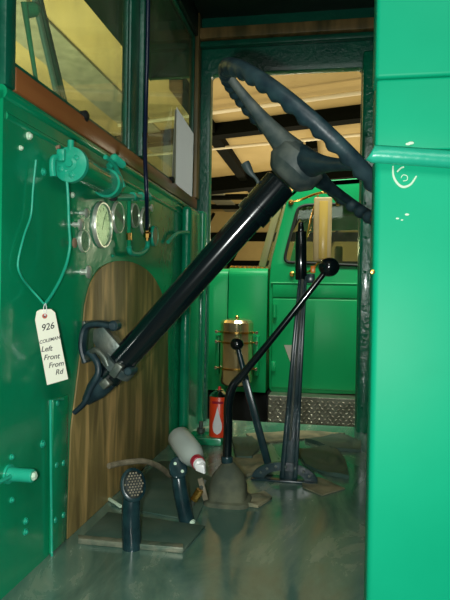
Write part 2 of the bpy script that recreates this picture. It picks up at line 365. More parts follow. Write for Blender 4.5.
# roof and back wall
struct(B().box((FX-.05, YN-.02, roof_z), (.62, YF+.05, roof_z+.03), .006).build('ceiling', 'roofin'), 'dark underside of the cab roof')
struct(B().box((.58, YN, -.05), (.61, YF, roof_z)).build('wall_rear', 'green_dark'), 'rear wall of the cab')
b = B()
for yy in (1.55, 2.1): b.box((FX, yy, roof_z-.05), (.58, yy+.05, roof_z), .004)
struct(b.build('trim_roof_bows', 'roofin'), 'dark roof bows of the cab')
# windshield frames and posts
zb = sill_z+.036
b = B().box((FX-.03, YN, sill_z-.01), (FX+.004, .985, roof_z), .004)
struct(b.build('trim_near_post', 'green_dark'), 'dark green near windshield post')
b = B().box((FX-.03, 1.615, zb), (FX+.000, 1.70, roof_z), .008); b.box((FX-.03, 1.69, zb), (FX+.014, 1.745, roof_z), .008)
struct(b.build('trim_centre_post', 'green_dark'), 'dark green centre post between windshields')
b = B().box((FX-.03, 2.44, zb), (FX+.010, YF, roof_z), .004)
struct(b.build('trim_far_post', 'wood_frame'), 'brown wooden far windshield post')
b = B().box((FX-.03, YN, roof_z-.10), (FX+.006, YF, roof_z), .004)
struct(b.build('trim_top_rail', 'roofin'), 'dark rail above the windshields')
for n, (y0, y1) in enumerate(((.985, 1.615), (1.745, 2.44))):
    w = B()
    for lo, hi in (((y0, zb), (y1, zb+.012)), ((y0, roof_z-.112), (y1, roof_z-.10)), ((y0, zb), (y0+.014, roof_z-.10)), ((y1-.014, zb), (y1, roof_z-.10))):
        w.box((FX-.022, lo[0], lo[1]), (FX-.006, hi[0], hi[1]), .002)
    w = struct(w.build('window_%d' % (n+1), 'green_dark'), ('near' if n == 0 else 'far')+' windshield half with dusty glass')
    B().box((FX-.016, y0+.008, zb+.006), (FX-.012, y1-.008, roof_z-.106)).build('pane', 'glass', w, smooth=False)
# outer visor over the windshields
vz = PX(117, 37, -.79).z
vi = [(-.80, vz), (-.80, vz+.012), (FX-.032, vz+.16), (FX-.032, vz+.145)]
o = B().prism([(x, .55, z) for x, z in vi], (0, 1.97, 0)).prism([(-.795, 2.50, vz+.003), (FX-.034, 2.50, vz+.003), (FX-.034, 2.50, vz+.15)], (0, .02, 0)).build('sun_visor', 'visor')
tag(o, 'dark green outside sun visor above the windshields', 'sun visor')
# cab floor
b = B().box((FX-.03, YN-.04, -.05), (.60, YF+.05, 0))
struct(b.build('floor', 'floor'), 'dusty green grey cab floor')
# near side: left jamb strip, right outer panel
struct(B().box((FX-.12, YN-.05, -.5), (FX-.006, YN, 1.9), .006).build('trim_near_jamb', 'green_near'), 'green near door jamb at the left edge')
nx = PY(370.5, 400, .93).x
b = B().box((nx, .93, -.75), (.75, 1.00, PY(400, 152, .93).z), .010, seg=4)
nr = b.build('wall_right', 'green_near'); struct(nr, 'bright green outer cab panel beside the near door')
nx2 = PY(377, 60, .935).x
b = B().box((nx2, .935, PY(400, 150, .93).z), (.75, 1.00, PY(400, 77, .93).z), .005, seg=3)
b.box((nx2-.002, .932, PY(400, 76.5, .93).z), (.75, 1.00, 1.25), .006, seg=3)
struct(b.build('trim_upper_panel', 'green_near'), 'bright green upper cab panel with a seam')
a, c = PY(376, 154.5, .915), PY(455, 160, .915)
b = B().tube([a, a+(c-a)*.2+Vector((0, 0, .001)), c+(c-a)*1.5], .0135, seg=16)
for v in b.bm.verts: v.co.y = .917+(v.co.y-.915)*.8
struct(b.build('trim_drip_moulding', 'green_light'), 'rounded green drip moulding across the outer panel')

# ================================================================== NEIGHBOURING TRUCK
TY = 4.0
def q(px, py, Y=TY): p = PY(px, py, Y); return (p.x, p.z)
t = thing('truck', 'green vintage truck parked beyond the open far doorway', 'truck', (q(300, 392)[0], TY+.8, -.95))
cabw = 1.6
body_out = rounded([q(269, 283), q(271, 262), q(288, 196), q(300, 182), q(470, 170), q(470, 396), q(269, 393)], .05, 6)
win = rounded([q(284, 262), q(287, 248), q(298, 208), q(306, 205), q(372, 203), q(372, 266)], .05, 6)
holed(body_out, [win], TY, .05, 'cab_side', 'green_truck', t, bev=.008)
win2 = [(x+.02, z) for x, z in win]
holed([(x, z) for x, z in body_out], [win2], TY+cabw, .05, 'cab_side', 'green_truck', t, bev=.008)
# roof and rear
rt = [q(288, 196), q(300, 182), q(470, 170)]
b = B()
pts = [(q(292, 192)), (q(302, 183)), (q(470, 171))]
b.prism([(x, TY, z) for x, z in pts]+[(x, TY, z-.03) for x, z in pts[::-1]], (0, cabw, 0)); b.build('roof', 'green_truck', t)
# door skin: raised panel below the window with belt lines
dl, dr = q(271, 290)[0], q(366, 290)[0]
belt1, belt2, dbot = q(300, 284)[1], q(300, 298)[1], q(300, 390)[1]
d = B().box((dl+.012, TY-.016, dbot+.01), (dr, TY-.002, belt2-.006), .008, seg=3)
d.box((dl+.012, TY-.010, belt2+.002), (dr, TY-.002, belt1), .005)
d.cyl((dl, TY-.006, belt1+.004), (dr, TY-.006, belt1+.004), .008)
door = d.build('door', 'green_truck', t)
B().cyl((dl+.03, TY-.025, q(300, 305)[1]), (dl+.03, TY-.025, q(300, 318)[1]), .014).build('hinge', 'green_truck', door)
B().box((dl+.013, TY-.03, q(300, 372)[1]), (dl+.043, TY-.014, q(300, 362)[1]), .004).build('hinge', 'green_truck', door)
B().prism([(*q(285, 345), 0), (*q(293, 346), 0), (*q(290, 363), 0)], (0, 0, .002)).bm.free()
p1, p2, p3 = PY(284, 345, TY-.017), PY(293, 345, TY-.017), PY(291, 364, TY-.017)
o = B().prism([p1, p2, p3], (0, -.0015, 0)).build('pale_reflection', 'papergrey', door)  # pale triangle that paints a reflection on the door skin
o['label'] = 'small pale triangle painted as a reflection on the door'
B().prism([PY(x_, z_, TY+.02) for x_, z_ in ((282, 266), (286, 240), (298, 204), (374, 200), (374, 269))], (0, .004, 0)).build('window_pane', 'glass2', t)
gk = B(); gl_ = [(x, TY-.004, z) for x, z in win]; gk.tube(gl_, .010, 8, 0, True); gk.build('window_seal', 'rubber', t)
# inside: seat back and far door trims seen through the glass
B().box((q(372, 280)[0]-.02, TY+.15, q(300, 300)[1]), (q(380, 280)[0]+.2, TY+cabw-.1, q(300, 232)[1]), .04, seg=3).build('seat', 'mirror_tan', t)
b = B().box((q(335, 280)[0], TY+.8, q(300, 310)[1]), (q(345, 280)[0], TY+.84, q(335, 236)[1]), .02, seg=3); b.build('seat_back', 'mirror_tan', t)
# hood and cowl
hx0, hx1 = q(150, 300)[0]-1.2, q(268, 300)[0]-.006
hz = q(250, 268)[1]
def hoodblock(xa, xb, y0, z1, name):
    zb_ = q(250, 392)[1]; rr = .055
    pr = [(y0, zb_), (y0, z1-rr)]+[(y0+rr-rr*math.cos(a), z1-rr+rr*math.sin(a)) for a in [math.radians(k*15) for k in range(1, 7)]]+[(TY+.8, z1+.035), (TY+cabw-.05, z1), (TY+cabw-.05, zb_)]
    B().prism([(xa, y, z) for y, z in pr], (xb-xa, 0, 0), .003).build(name, 'green_truck', t)
hoodblock(q(228.5, 300)[0], hx1, TY-.005, hz, 'cowl')
hoodblock(hx0, q(227.5, 300)[0], TY+.008, hz-.006, 'hood')
# windshield frame
a, c = PY(262, 267, TY+.12), PY(281, 196, TY+.12)
b = B().obox(a, c, .03, .05, (0, 1, 0), .006); b.obox(PY(270, 268, TY+.05), PY(286, 205, TY+.05), .02, .03, (0, 1, 0), .004); b.build('windshield_frame', 'frame_tan', t)
B().prism([PY(264, 266, TY+.13), PY(270, 268, TY+.06), PY(287, 205, TY+.06), PY(282, 197, TY+.13)], (.004, .002, 0)).build('windshield_pane', 'glass2', t)
b = B()  # brass studs added to stand for the tan highlight along the cowl top
for k in range(8):
    p = PY(232+k*4.5, 264-(k % 3), TY+.25+.02*k); b.lathe((p.x, p.y, hz-.005), (0, 0, 1), [(0, .016), (.02, .018), (.03, .008), (.034, 0)], 12)
b.build('cowl_highlight', 'brass', t)
# undercarriage, near-black to paint the shadow under the truck
b = B().box((hx0+.3, TY+.12, -.72), (q(267, 400)[0], TY+1.3, q(250, 396)[1]), .02); b.build('chassis_shadow', 'dark', t)
b = B().box((q(266, 400)[0], TY+.04, -.45), (q(470, 400)[0], TY+1.3, q(300, 394)[1]), .01); b.build('chassis_shadow', 'dark', t)
for X in (hx0+.5, q(470, 400)[0]+.5):
    wl = B().lathe((X, TY+.05, -.50), (0, 1, 0), [(0, .26), (.02, .40), (.07, .45), (.2, .45), (.25, .40), (.27, .2)], 40).build('wheel', 'rubber', t)
    B().lathe((X, TY+.03, -.50), (0, 1, 0), [(0, .05), (.03, .12), (.04, .24), (.06, .26)], 32).build('wheel_rim', 'green_truck', wl)
# diamond plate step
sx0, sx1 = q(268, 400, 3.86)[0], q(470, 410, 3.86)[0]; sz0, sz1 = PY(300, 424, 3.86).z, PY(300, 396.5, 3.86).z
b = B().box((sx0, 3.86, sz0), (sx1, TY+.03, sz1), .006)
rows, cols = 7, int((sx1-sx0)/.034)
for i in range(cols):
    for j in range(rows):
        x = sx0+.018+i*.034+(.017 if j % 2 else 0); z = sz0+.014+j*(sz1-sz0-.02)/rows
        if x > q(360, 410, 3.86)[0]: continue
        s_ = 1 if (i+j) % 2 else -1; dx, dz = .0125, .0090*s_
        t_ = bmesh.new(); v = [t_.verts.new(c_) for c_ in ((x-dx, 3.861, z-dz), (x-.003*s_, 3.861, z+.0045), (x+dx, 3.861, z+dz), (x+.003*s_, 3.861, z-.0045), (x, 3.851, z))]
        for k in range(4): t_.faces.new([v[k], v[(k+1) % 4], v[4]])
        b._merge(t_)
b.build('tread_step', 'tread', t, ang=10)
B().box((sx0-.02, 3.88, sz0-.05), (sx1, TY, sz0-.01), .005).build('step_rail', 'rubber', t)
# polished canister strapped to the cowl
cx, cz0, cz1 = q(236.5, 350, 3.88)[0], PY(236, 385, 3.88).z, PY(236, 318, 3.88).z
r_ = (PY(253, 350, 3.88)-PY(220.5, 350, 3.88)).x/2
k_ = thing('air_tank', 'polished steel canister, tan reflection in its colour, strapped to the green truck, behind the small black knob', 'canister', (cx, 3.88, cz0))
H_ = cz1-cz0
B().lathe((cx, 3.88, cz0), (0, 0, 1), [(0, r_*.72), (.01, r_*.9), (.03, r_), (H_-.03, r_), (H_-.012, r_*.88), (H_-.004, r_*.5), (H_, 0)], 36).build('canister_body', 'tank', k_)
B().lathe((cx, 3.88, cz1-.003), (0, 0, 1), [(0, .012), (.012, .012), (.02, .006)], 12).build('top_fitting', 'brass', k_)
for py_ in (332, 342, 368):
    z = PY(236, py_, 3.88).z
    s1 = B().lathe((cx, 3.88, z-.006), (0, 0, 1), [(0, r_+.001), (0, r_+.005), (.012, r_+.005), (.012, r_+.001)], 36)
    s1.box((cx-r_-.035, 3.87, z-.005), (cx-r_+.004, 3.885, z+.005), .002); s1.box((cx+r_-.004, 3.87, z-.005), (cx+r_+.035, 3.885, z+.005), .002)
    st = s1.build('strap', 'brass', k_)
    for s_ in (-1, 1): B().lathe((cx+s_*(r_+.026), 3.868, z), (0, -1, 0), [(0, .011), (.008, .011), (.012, .005)], 8).build('strap_bolt', 'chrome', st)
for s_ in (-1, 1): B().box((cx+s_*(r_+.022)-.012, 3.885, PY(236, 375, 3.88).z), (cx+s_*(r_+.022)+.012, TY-.004, PY(236, 336, 3.88).z), .003).build('bracket', 'green_truck', k_)
# side mirror of the truck
MY = 3.72
mo = thing('side_mirror', 'tall tan framed side mirror hanging outside the neighbouring truck door window', 'mirror', PY(321, 262, MY))
a0, a1 = PY(314, 197, MY), PY(331, 262, MY)
B().box((a0.x, MY, a1.z), (a1.x, MY+.035, a0.z), .010, seg=3).build('mirror_housing', 'mirror_tan', mo)
g0, g1 = PY(319.5, 201, MY), PY(327, 259, MY)
B().box((g0.x, MY-.004, g1.z), (g1.x, MY+.004, g0.z), .002).build('mirror_glass', 'mirror_gold', mo)
b = B()
b.tube([PY(291, 202, TY-.02), PY(300, 200, MY+.1), PY(316, 194, MY+.02), PY(328, 193, MY+.02), PY(338, 203, TY-.02)], .008)
b.build('mirror_arm', 'brass', mo); b = B()
b.tube([PY(306, 240, TY-.02), PY(312, 215, MY+.1), PY(318, 196, MY+.02)], .007)
b.build('mirror_brace', 'brass', mo); b = B()
b.tube([PY(292, 274, TY-.02), PY(308, 272, MY+.1), PY(319, 262, MY+.015)], .007)
b.build('mirror_arm', 'brass', mo)
for px_, py_ in ((291, 202), (338, 203), (292, 274)):
    p = PY(px_, py_, TY-.02); B().lathe(p+Vector((0, .02, 0)), (0, -1, 0), [(0, .018), (.012, .018), (.02, .008)], 14).build('arm_mount', 'brass', mo)

# ================================================================== FIREWALL OBJECTS
# arched wooden panel
def wp(px, py): p = PX(px, py, FX+.001); return (p.y, p.z)
outl = [wp(66, 548), wp(70, 430), wp(80, 350), wp(84, 305), wp(90, 283), wp(101, 267), wp(118, 261), wp(136, 264), wp(151, 275), wp(162, 296), wp(167, 325), wp(168, 420), wp(168, 455)]
# smooth the arch a little
def cr(pts, n=5):
    out = []; N = len(pts); V = [Vector(p) for p in pts]
    for i in range(N-1):
        p0, p1, p2, p3 = V[max(i-1, 0)], V[i], V[i+1], V[min(i+2, N-1)]
        for j in range(n):
            t = j/n; out.append(tuple(0.5*((2*p1)+(p2-p0)*t+(2*p0-5*p1+4*p2-p3)*t*t+(3*p1-p0-3*p2+p3)*t**3)))
    out.append(tuple(V[-1])); return out
arch = outl[:3]+cr(outl[3:11])+outl[11:]
arch = [(y, max(z, .0005)) for y, z in arch]
o = B().prism([(FX+.0005, y, z) for y, z in arch], (.004, 0, 0), .001).build('wooden_panel', 'wood_panel')
tag(o, 'arched weathered plywood panel on the green firewall behind the steering column', 'panel')
WX = FX+.0045
# hinge strip flange with rivets, left of the panel
fl = thing('access_flange', 'narrow green riveted flange strip on the firewall left of the plywood panel', 'flange', PX(55, 565, FX))
a, c = PX(50.5, 400, FX), PX(51.5, 568, FX); 
B().box((FX+.0005, a.y, .004), (FX+.007, PX(66, 420, FX).y-.002, a.z), .002).build('flange_strip', 'green', fl)
B().tube([PX(63, 399, FX+.008), PX(50.5, 400, FX+.008), PX(51, 480, FX+.008), PX(52, 566, FX+.008)], .0028, 8, 0).build('flange_bead', 'green_light', fl)
for px_, py_ in ((57, 403), (56, 465), (63, 463), (55, 520), (63, 515)):
    B().lathe(PX(px_, py_, FX+.006), (1, 0, 0), [(0, .007), (.003, .006), (.005, 0)], 12).build('rivet', 'green_light', fl)
# bolts and studs low on the firewall
def stud(px, py, r, label, name='bolt', g='bolts on the green firewall', m_='green_light', h=.006):
    o = B().lathe(PX(px, py, FX-.0005), (1, 0, 0), [(0, r), (h*.5, r*.95), (h*.5, r*.6), (h, r*.55), (h*1.2, 0)], 12).build(name, m_); return tag(o, label, 'bolt', g)
stud(42, 444, .0085, 'green bolt head on the firewall, alone between the tag and the flange strip')
stud(11, 457, .006, 'small green bolt head just above the green plunger knob')
stud(11, 500, .006, 'small green bolt head just below the green plunger knob')
stud(25, 521, .007, 'upper of two close green bolt heads low on the firewall')
stud(25, 532, .007, 'lower of two close green bolt heads low on the firewall')
stud(43, 172, .0085, 'shiny green bolt left of the green motor, beneath the sill')
stud(28, 136, .008, 'chipped bare bolt near the upper left corner of the firewall', m_='chip', h=.008)
stud(20, 148, .005, 'small chipped bolt below the bare one at the upper left', m_='chip')
stud(57, 147, .008, 'bare worn bolt head beside the top of the green motor', m_='rust')
stud(72, 195, .007, 'chipped bolt head beside the hanging green wire under the motor', m_='chip')
# plunger with rod at lower left
pl = thing('plunger_knob', 'green plunger with a rod sticking out low on the left of the firewall', 'knob', PX(20, 482, FX))
p = PX(8, 474, FX)
B().lathe(p, (1, 0, 0), [(0, .018), (.004, .018), (.004, .013), (.016, .013)], 20).build('socket', 'green_light', pl)
B().lathe(p+Vector((.012, 0, 0)), (1, 0, 0), [(0, .010), (.002, .0125), (.036, .0125), (.038, .011)], 20).build('barrel', 'green_light', pl)
B().cyl(p+Vector((.01, -.12, .002)), p+Vector((.012, .0, 0)), .004).build('rod', 'green_light', pl)
B().lathe(p+Vector((.048, 0, 0)), (1, 0, 0), [(0, .008), (.006, .008), (.008, .005)], 6).build('end_nut', 'chip', pl)

# green wiper motor under the sill
mp_ = PX(75, 165, FX+.05)
mo_ = thing('wiper_motor', 'green painted cylindrical wiper motor strapped beneath the windshield sill', 'motor', mp_-Vector((0, 0, .04)))
ax = Vector((0.0, 1, 0))
cyc = Vector((FX+.042, mp_.y-.012, mp_.z)); R_ = .036
print('motor', mp_)
B().lathe(cyc, ax, [(0, R_*.6), (.004, R_*1.02), (.014, R_*1.05), (.016, R_)], 32).build('end_cap', 'green_light', mo_)
ey = PX(113, 180, FX+.04).y
B().lathe(cyc+ax*.015, ax, [(0, R_*.82), (ey-cyc.y-.02, R_*.82), (ey-cyc.y-.01, R_*.7), (ey-cyc.y, R_*.4)], 32).build('cylinder', 'green', mo_)
st = B().lathe(cyc+ax*(ey-cyc.y-.05), ax, [(0, R_*.84), (0, R_*.98), (.02, R_*.98), (.02, R_*.84)], 32); st.build('strap', 'green_light', mo_)
st = B(); e = cyc+ax*(ey-cyc.y-.04)
st.tube([e+Vector((.01, -.02, R_)), e+Vector((.02, .0, R_+.022)), e+Vector((.0, .02, R_+.012)), e+Vector((-.02, .05, R_-.01)), e+Vector((-.035, .075, R_-.02))], .008, 10); 
st.tube([e+Vector((.015, -.055, R_+.015)), e+Vector((.02, -.02, R_+.01)), e+Vector((.02, .02, R_-.01)), e+Vector((.03, .03, R_-.04))], .006, 10)
st.build('link_arm', 'green_light', mo_)
b = B()
for k in range(7): b.lathe(e+Vector((.025-.001*k, -.03+.012*k, R_+.020)), ax, [(0, .006), (.004, .010), (.008, .006)], 10)
b.build('wing_screw', 'green_light', mo_)
b = B().box(cyc+Vector((-.024, -.010, .004)), cyc+Vector((-.006, .002, .030)), .004); b.lathe(cyc+Vector((.002, .004, .0)), (0, -1, 0), [(0, .016), (.005, .015), (.007, .008), (.010, .007)], 20); b.cyl(cyc+Vector((0, .008, R_*.8)), cyc+Vector((0, .008, R_+.014)), .007, seg=12); b.build('bracket_plate', 'green_light', mo_)
for dx, dz in ((.016, .012), (-.018, -.010), (.006, -.022), (-.012, .022)):
    B().lathe(cyc+Vector((dx, .003, dz)), (0, -1, 0), [(0, .006), (.004, .006), (.006, .003)], 10).build('screw', 'green_light', mo_)
B().tube([cyc+Vector((-.02, -.004, .012)), cyc+Vector((-.026, -.016, .008)), cyc+Vector((-.026, -.02, -.012)), cyc+Vector((-.024, -.02, -.03))], .007, 12).build('elbow_fitting', 'green_light', mo_)
# looped green wire and tag
b = B()
TX = FX+.035
b.tube([PX(*p, TX) for p in ((66, 170), (68, 195), (69, 225), (70, 244), (67, 262), (60, 280), (51, 296), (45, 304))], .0032, 10)
b.tube([PX(*p, FX+.008) for p in ((36, 160), (33, 190), (31, 215), (24, 236), (18, 262), (21, 276), (30, 288))]+[PX(38, 297, FX+.02), PX(44, 304, TX)], .0022, 8)
o = b.build('wire_loop', 'green_light'); tag(o, 'pale green wire hanging in a loop from the green motor down to the paper tag', 'wire')
tg = thing('paper_tag', 'cream handwritten paper tag hanging on the looped green wire', 'tag', PX(56, 384, TX))
TN = Vector((.78, -.62, 0)).normalized(); TP0 = PX(45, 303, TX)
def PT(px, py, off=0.0):
    d = ray(px, py); return CAM+d*(((TP0-CAM).dot(TN)+off)/d.dot(TN))
tp = [PT(*p) for p in ((35.0, 320), (36.5, 311.5), (40, 309.5), (51, 309), (55, 312.5), (68, 379), (47, 385))]
B().prism(tp, TN*.0008).build('card', 'tag', tg, smooth=False)
hc = PT(44.6, 316, .001)
hole = B().lathe(hc, TN, [(0, .0024), (0, .0050), (.0008, .0050), (.0008, .0024)], 20).build('reinforcing_ring', 'redring', tg)
B().lathe(hc, TN, [(0, .0024), (.0009, .0024)], 14).build('eyelet', 'ink', tg)
B().tube([PT(45, 303, .001), PT(43.5, 309, .003), hc+TN*.002, PT(46.5, 309, .003), PT(45.5, 303, .001)], .0007, 6).build('string', 'white', tg)
uy = (PT(45, 316)-PT(56.5, 378)).normalized(); ux = uy.cross(TN)
ux = ux if ux.y > 0 else -ux
nrm = ux.cross(uy); print('tag normal', nrm)
def tx(px, py, s, body, size, ang=0.0):
    text_mesh(body, size, PT(px, py, .0013), ux, uy, 'writing', 'ink', tg, ang)
tx(47.5, 327, 1, '926', 0.0179)
tx(49.5, 340, 1, 'COLEMAN', 0.0090)
tx(46.5, 349, 1, 'Left', 0.0145, -.15)
tx(51.5, 357, 1, 'Front', 0.0145, -.15)
tx(56, 364.5, 1, 'From', 0.0145, -.1)
tx(59, 372, 1, 'Rd', 0.0145, -.1)

# gauges
def gauge(px, py, rpx, label, mt='silver', face='face', needle=True, out=.010):
    c = PX(px, py, FX); r = abs(PX(px, py-rpx, FX).z-c.z)
    g = thing('gauge', label, 'gauge', c-Vector((0, 0, r)), 'dashboard gauges')
    B().lathe(c+Vector((.0, 0, 0)), (1, 0, 0), [(.0, r*.9), (.0, r), (out*.6, r), (out, r*.96), (out, r*.90), (out*.6, r*.86), (out*.55, r*.86)], 36).build('bezel', mt, g)
    f = B().lathe(c+Vector((out*.45, 0, 0)), (1, 0, 0), [(0, r*.87), (.001, r*.87)], 32).build('dial', face, g)
    if needle:
        B().obox(c+Vector((out*.56, -r*.1, -r*.2)), c+Vector((out*.56, r*.25, r*.5)), .0015, .0008, (0, 1, 0)).build('needle', 'ink', f)
        for k in range(9):
            a = math.radians(-40+k*32.5); d_ = Vector((0, math.cos(a), math.sin(a)))
            B().obox(c+d_*r*.60+Vector((out*.53, 0, 0)), c+d_*r*.74+Vector((out*.53, 0, 0)), .0018, .0006, (1, 0, 0)).build('tick', 'ink', f)
    B().lathe(c+Vector((out*.8, 0, 0)), (1, 0, 0), [(0, r*.89), (.0012, r*.89)], 32).build('lens', 'gaugeglass', g)
gauge(101, 225, 23.5, 'large round chrome rimmed gauge, the biggest one on the firewall')
gauge(117, 217.5, 16, 'round silver gauge just right of the largest one', needle=False, out=.008)
gauge(133.5, 215.5, 12.5, 'middle small gauge beneath the green tee pipe', needle=False, out=.008)
gauge(144, 222, 14, 'small gauge partly behind the black hose', needle=False, out=.008)
gauge(153.5, 236, 10.5, 'smallest gauge, furthest along the firewall right of the brass fitting', needle=False, out=.008, mt='green_light')
gauge(82.5, 241, 11.5, 'small round gauge low and left of the largest one', needle=True, out=.008)
def knob(px, py, r, L, label, mt='silver', name='pull_knob'):
    L *= .55; c = PX(px-L*300, py, FX); k = thing(name, label, 'knob', c-Vector((0, 0, r)), 'dashboard knobs')
    B().cyl(c, c+Vector((L*.7, 0, 0)), r*.45, seg=12).build('stem', mt, k)
    B().lathe(c+Vector((L*.6, 0, 0)), (1, 0, 0), [(0, r*.5), (L*.12, r), (L*.3, r), (L*.42, r*.6), (L*.44, 0)], 18).build('knob_head', mt, k)
knob(86, 213, .011, .035, 'small silver knob, uppermost of the two left of the largest gauge')
knob(80, 224.5, .013, .040, 'silver knob close against the left rim of the largest gauge')
knob(74, 243, .011, .028, 'small bare knob left of the low small gauge', 'rust')
knob(88, 272, .015, .045, 'silver pull knob on the firewall above the top of the plywood panel')
knob(153, 208, .012, .03, 'pale knob above the smallest gauge, right of the hose')
stud(112, 256, .004, 'tiny screw above the top of the plywood panel')
# green tee fitting, black hose and brass fitting
tf = thing('pipe_tee', 'green painted horizontal tee pipe above the small gauges', 'pipe fitting', PX(128, 202, FX+.03))
p0, p1 = PX(113, 197.5, FX+.04), PX(148, 196.5, FX+.04)
B().cyl(p0, p1, .0085, seg=16).build('pipe', 'green_light', tf)
B().lathe(p0, p1-p0, [(-.004, .005), (-.004, .0095), (.008, .0095), (.008, .006)], 16).build('open_end', 'dark', tf)
for f_ in (.55, .8, 1.0):
    c = p0+(p1-p0)*f_; B().cyl(c-Vector((0, .012, 0)), c+Vector((0, .012, 0)), .0125, seg=6).build('hex_nut', 'green_light', tf)
B().cyl(PX(129, 200, FX+.04), PX(129, 250, FX+.02), .006, seg=12).build('down_pipe', 'green', tf)
B().cyl(PX(129, 233, FX+.03), PX(129, 240, FX+.03), .008, seg=6).build('union_nut', 'brass', tf)
B().tube([PX(129, 247, FX+.025), PX(131, 253, FX+.025), PX(140, 254, FX+.025), PX(147, 248, FX+.025), PX(147.5, 238, FX+.03)], .0075, 12).build('elbow_pipe', 'green_light', tf)
hs = thing('air_hose', 'blue black hose running down the centre post to a brass fitting', 'hose', PX(147, 238, FX+.03))
B().tube([PX(148.5, -40, FX+.032), PX(147.5, 40, FX+.034), PX(146, 100, FX+.036), PX(145, 150, FX+.052), PX(146.5, 190, FX+.068), PX(147, 215, FX+.05), PX(147, 232, FX+.03)], .0062, 12).build('hose_line', 'cable', hs)
B().lathe(PX(147, 226, FX+.032), PX(147, 242, FX+.03)-PX(147, 226, FX+.032), [(0, .006), (.004, .010), (.016, .010), (.017, .007), (.022, .012), (.034, .012), (.035, .007), (.044, .007)], 8).build('brass_fitting', 'brass', hs)
B().lathe(PX(145, 133, FX+.036), (0, 0, -1), [(0, .0085), (.012, .0085)], 12).build('hose_clip', 'brass', hs)
# lower corner pull rod hinge near far corner
o = B().tube([PX(168, 242, FX+.01), PX(178, 233, FX+.02), PX(190, 232, FX+.03), PX(192, 226, FX+.03)], .007, 10).build('bent_pipe', 'green_light')
tag(o, 'short bent green pipe at the far corner under the sill end', 'pipe')
# paper at windshield
pg = thing('paper_notice', 'white sheets of paper stuck inside the far windshield glass', 'paper', PX(185, 195, FX-.004))
NN = Vector((.80, -.60, 0)); N0 = PX(175.5, 150, FX-.004)
def PN(px, py, off=0.0):
    d = ray(px, py); return CAM+d*(((N0-CAM).dot(NN)+off)/d.dot(NN))
B().prism([PN(*p) for p in ((176.5, 107), (193.4, 134), (191.8, 197), (175.5, 184))], NN*.0012).build('white_sheet', 'paper', pg, smooth=False)
B().prism([PX(*p, FX-.010) for p in ((175, 109), (180, 115), (178.5, 187), (171.5, 181))], (.001, 0, 0)).build('grey_sheet', 'papergrey', pg, smooth=False)
# wiper arm and blade outside near windshield
wi = thing('windshield_wiper', 'blue grey wiper and green arm outside the near windshield', 'wiper', PX(56, 104, FX-.035))
WX_ = FX-.055
B().obox(PX(33, -8, WX_), PX(60, 108, WX_), .017, .008, (0, 1, 0), .002).build('blade', 'bluegrey', wi)
B().obox(PX(37.5, -8, WX_-.004), PX(65.5, 108, WX_-.004), .016, .012, (0, 1, 0), .002).build('blade_rubber', 'green_dark', wi)
B().tube([PX(24, 2, WX_+.012), PX(28, 30, WX_+.012), PX(38, 92, WX_+.012)], lambda t: .007-.003*t, 10, 4).build('arm', 'green_light', wi)
B().lathe(PX(27, 10, WX_), (1, 0, 0), [(0, .016), (.02, .014), (.028, .007)], 16).build('pivot', 'green_light', wi)
for px_, py_, l_ in ((85, 116, 'dark round stop on the near windshield glass just above the sill'), (172, 180, 'dark little latch on the sill below the white paper')):
    p = PX(px_, py_, FX+.001); o = B().lathe(p-Vector((.01, 0, 0)), (1, 0, 0), [(0, .012), (.014, .013), (.018, .008)], 16).build('window_stop', 'dark'); tag(o, l_, 'window stop')

# ================================================================== STEERING COLUMN AND WHEEL
SY = 1.255
hub = PY(296, 166, SY); low = PY(113.5, 370.5, SY); axd = (hub-low).normalized()
end = low-axd*.075
print('hub', hub, 'low', low, 'axis', axd)
sc = thing('steering_column', 'gloss black steering column with a large worn steering wheel', 'steering column', low)
B().lathe(low-axd*.02, axd, [(0, .026), (0, .0308), ((hub-low).length-.06, .0308), ((hub-low).length-.06, .0295)], 40).build('column_tube', 'black', sc)
L1 = (hub-low).length
B().lathe(low+axd*(L1-.145), axd, [(0, .031), (.001, .0372), (.024, .0372), (.025, .0345), (.030, .0345), (.031, .0366), (.095, .0366), (.10, .030)], 40).build('column_sleeve', 'black', sc)
B().lathe(low-axd*.018, -axd, [(0, .026), (.012, .028), (.045, .024), (.080, .011), (.084, 0)], 28).build('column_foot', 'black_worn', sc)
# turn lever stub
p = low+axd*(L1-.10)
tn = B(); tn.tube([p+Vector((-.02, .0, .02)), PY(258, 182, SY), PY(250, 172, SY), PY(245, 163, SY)], lambda t: .004 if t < .5 else .004+.006*math.sin((t-.5)*2*math.pi*.62), 12)
tn.build('throttle_lever', 'hub_black', sc)
# wheel
e1 = Vector((0, 1, 0)); e2 = axd.cross(e1).normalized(); e2 = e2 if e2.z > 0 else -e2
wc = hub+axd*.0455; WR = .244
wh = B(); seg, tubes = 240, 16; rings = []
for i in range(seg):
    a = 2*math.pi*i/seg; rd = e1*math.cos(a)+e2*math.sin(a); ridge = (0.5+0.5*math.cos(a*44))
    ring = []
    for k in range(tubes):
        ph = 2*math.pi*k/tubes; inward = max(0, -math.cos(ph)*.75-math.sin(ph)*.65)
        rr_ = .0140+.0075*ridge*min(1, inward)**1.0
        ring.append(wh.bm.verts.new(wc+rd*(WR+math.cos(ph)*rr_)+axd*math.sin(ph)*rr_))
    rings.append(ring)
for i in range(seg):
    A, C = rings[i], rings[(i+1) % seg]
    for k in range(tubes): wh.bm.faces.new([A[k], A[(k+1) % tubes], C[(k+1) % tubes], C[k]])
rim = wh.build('wheel_rim', 'black_worn', sc, ang=60)
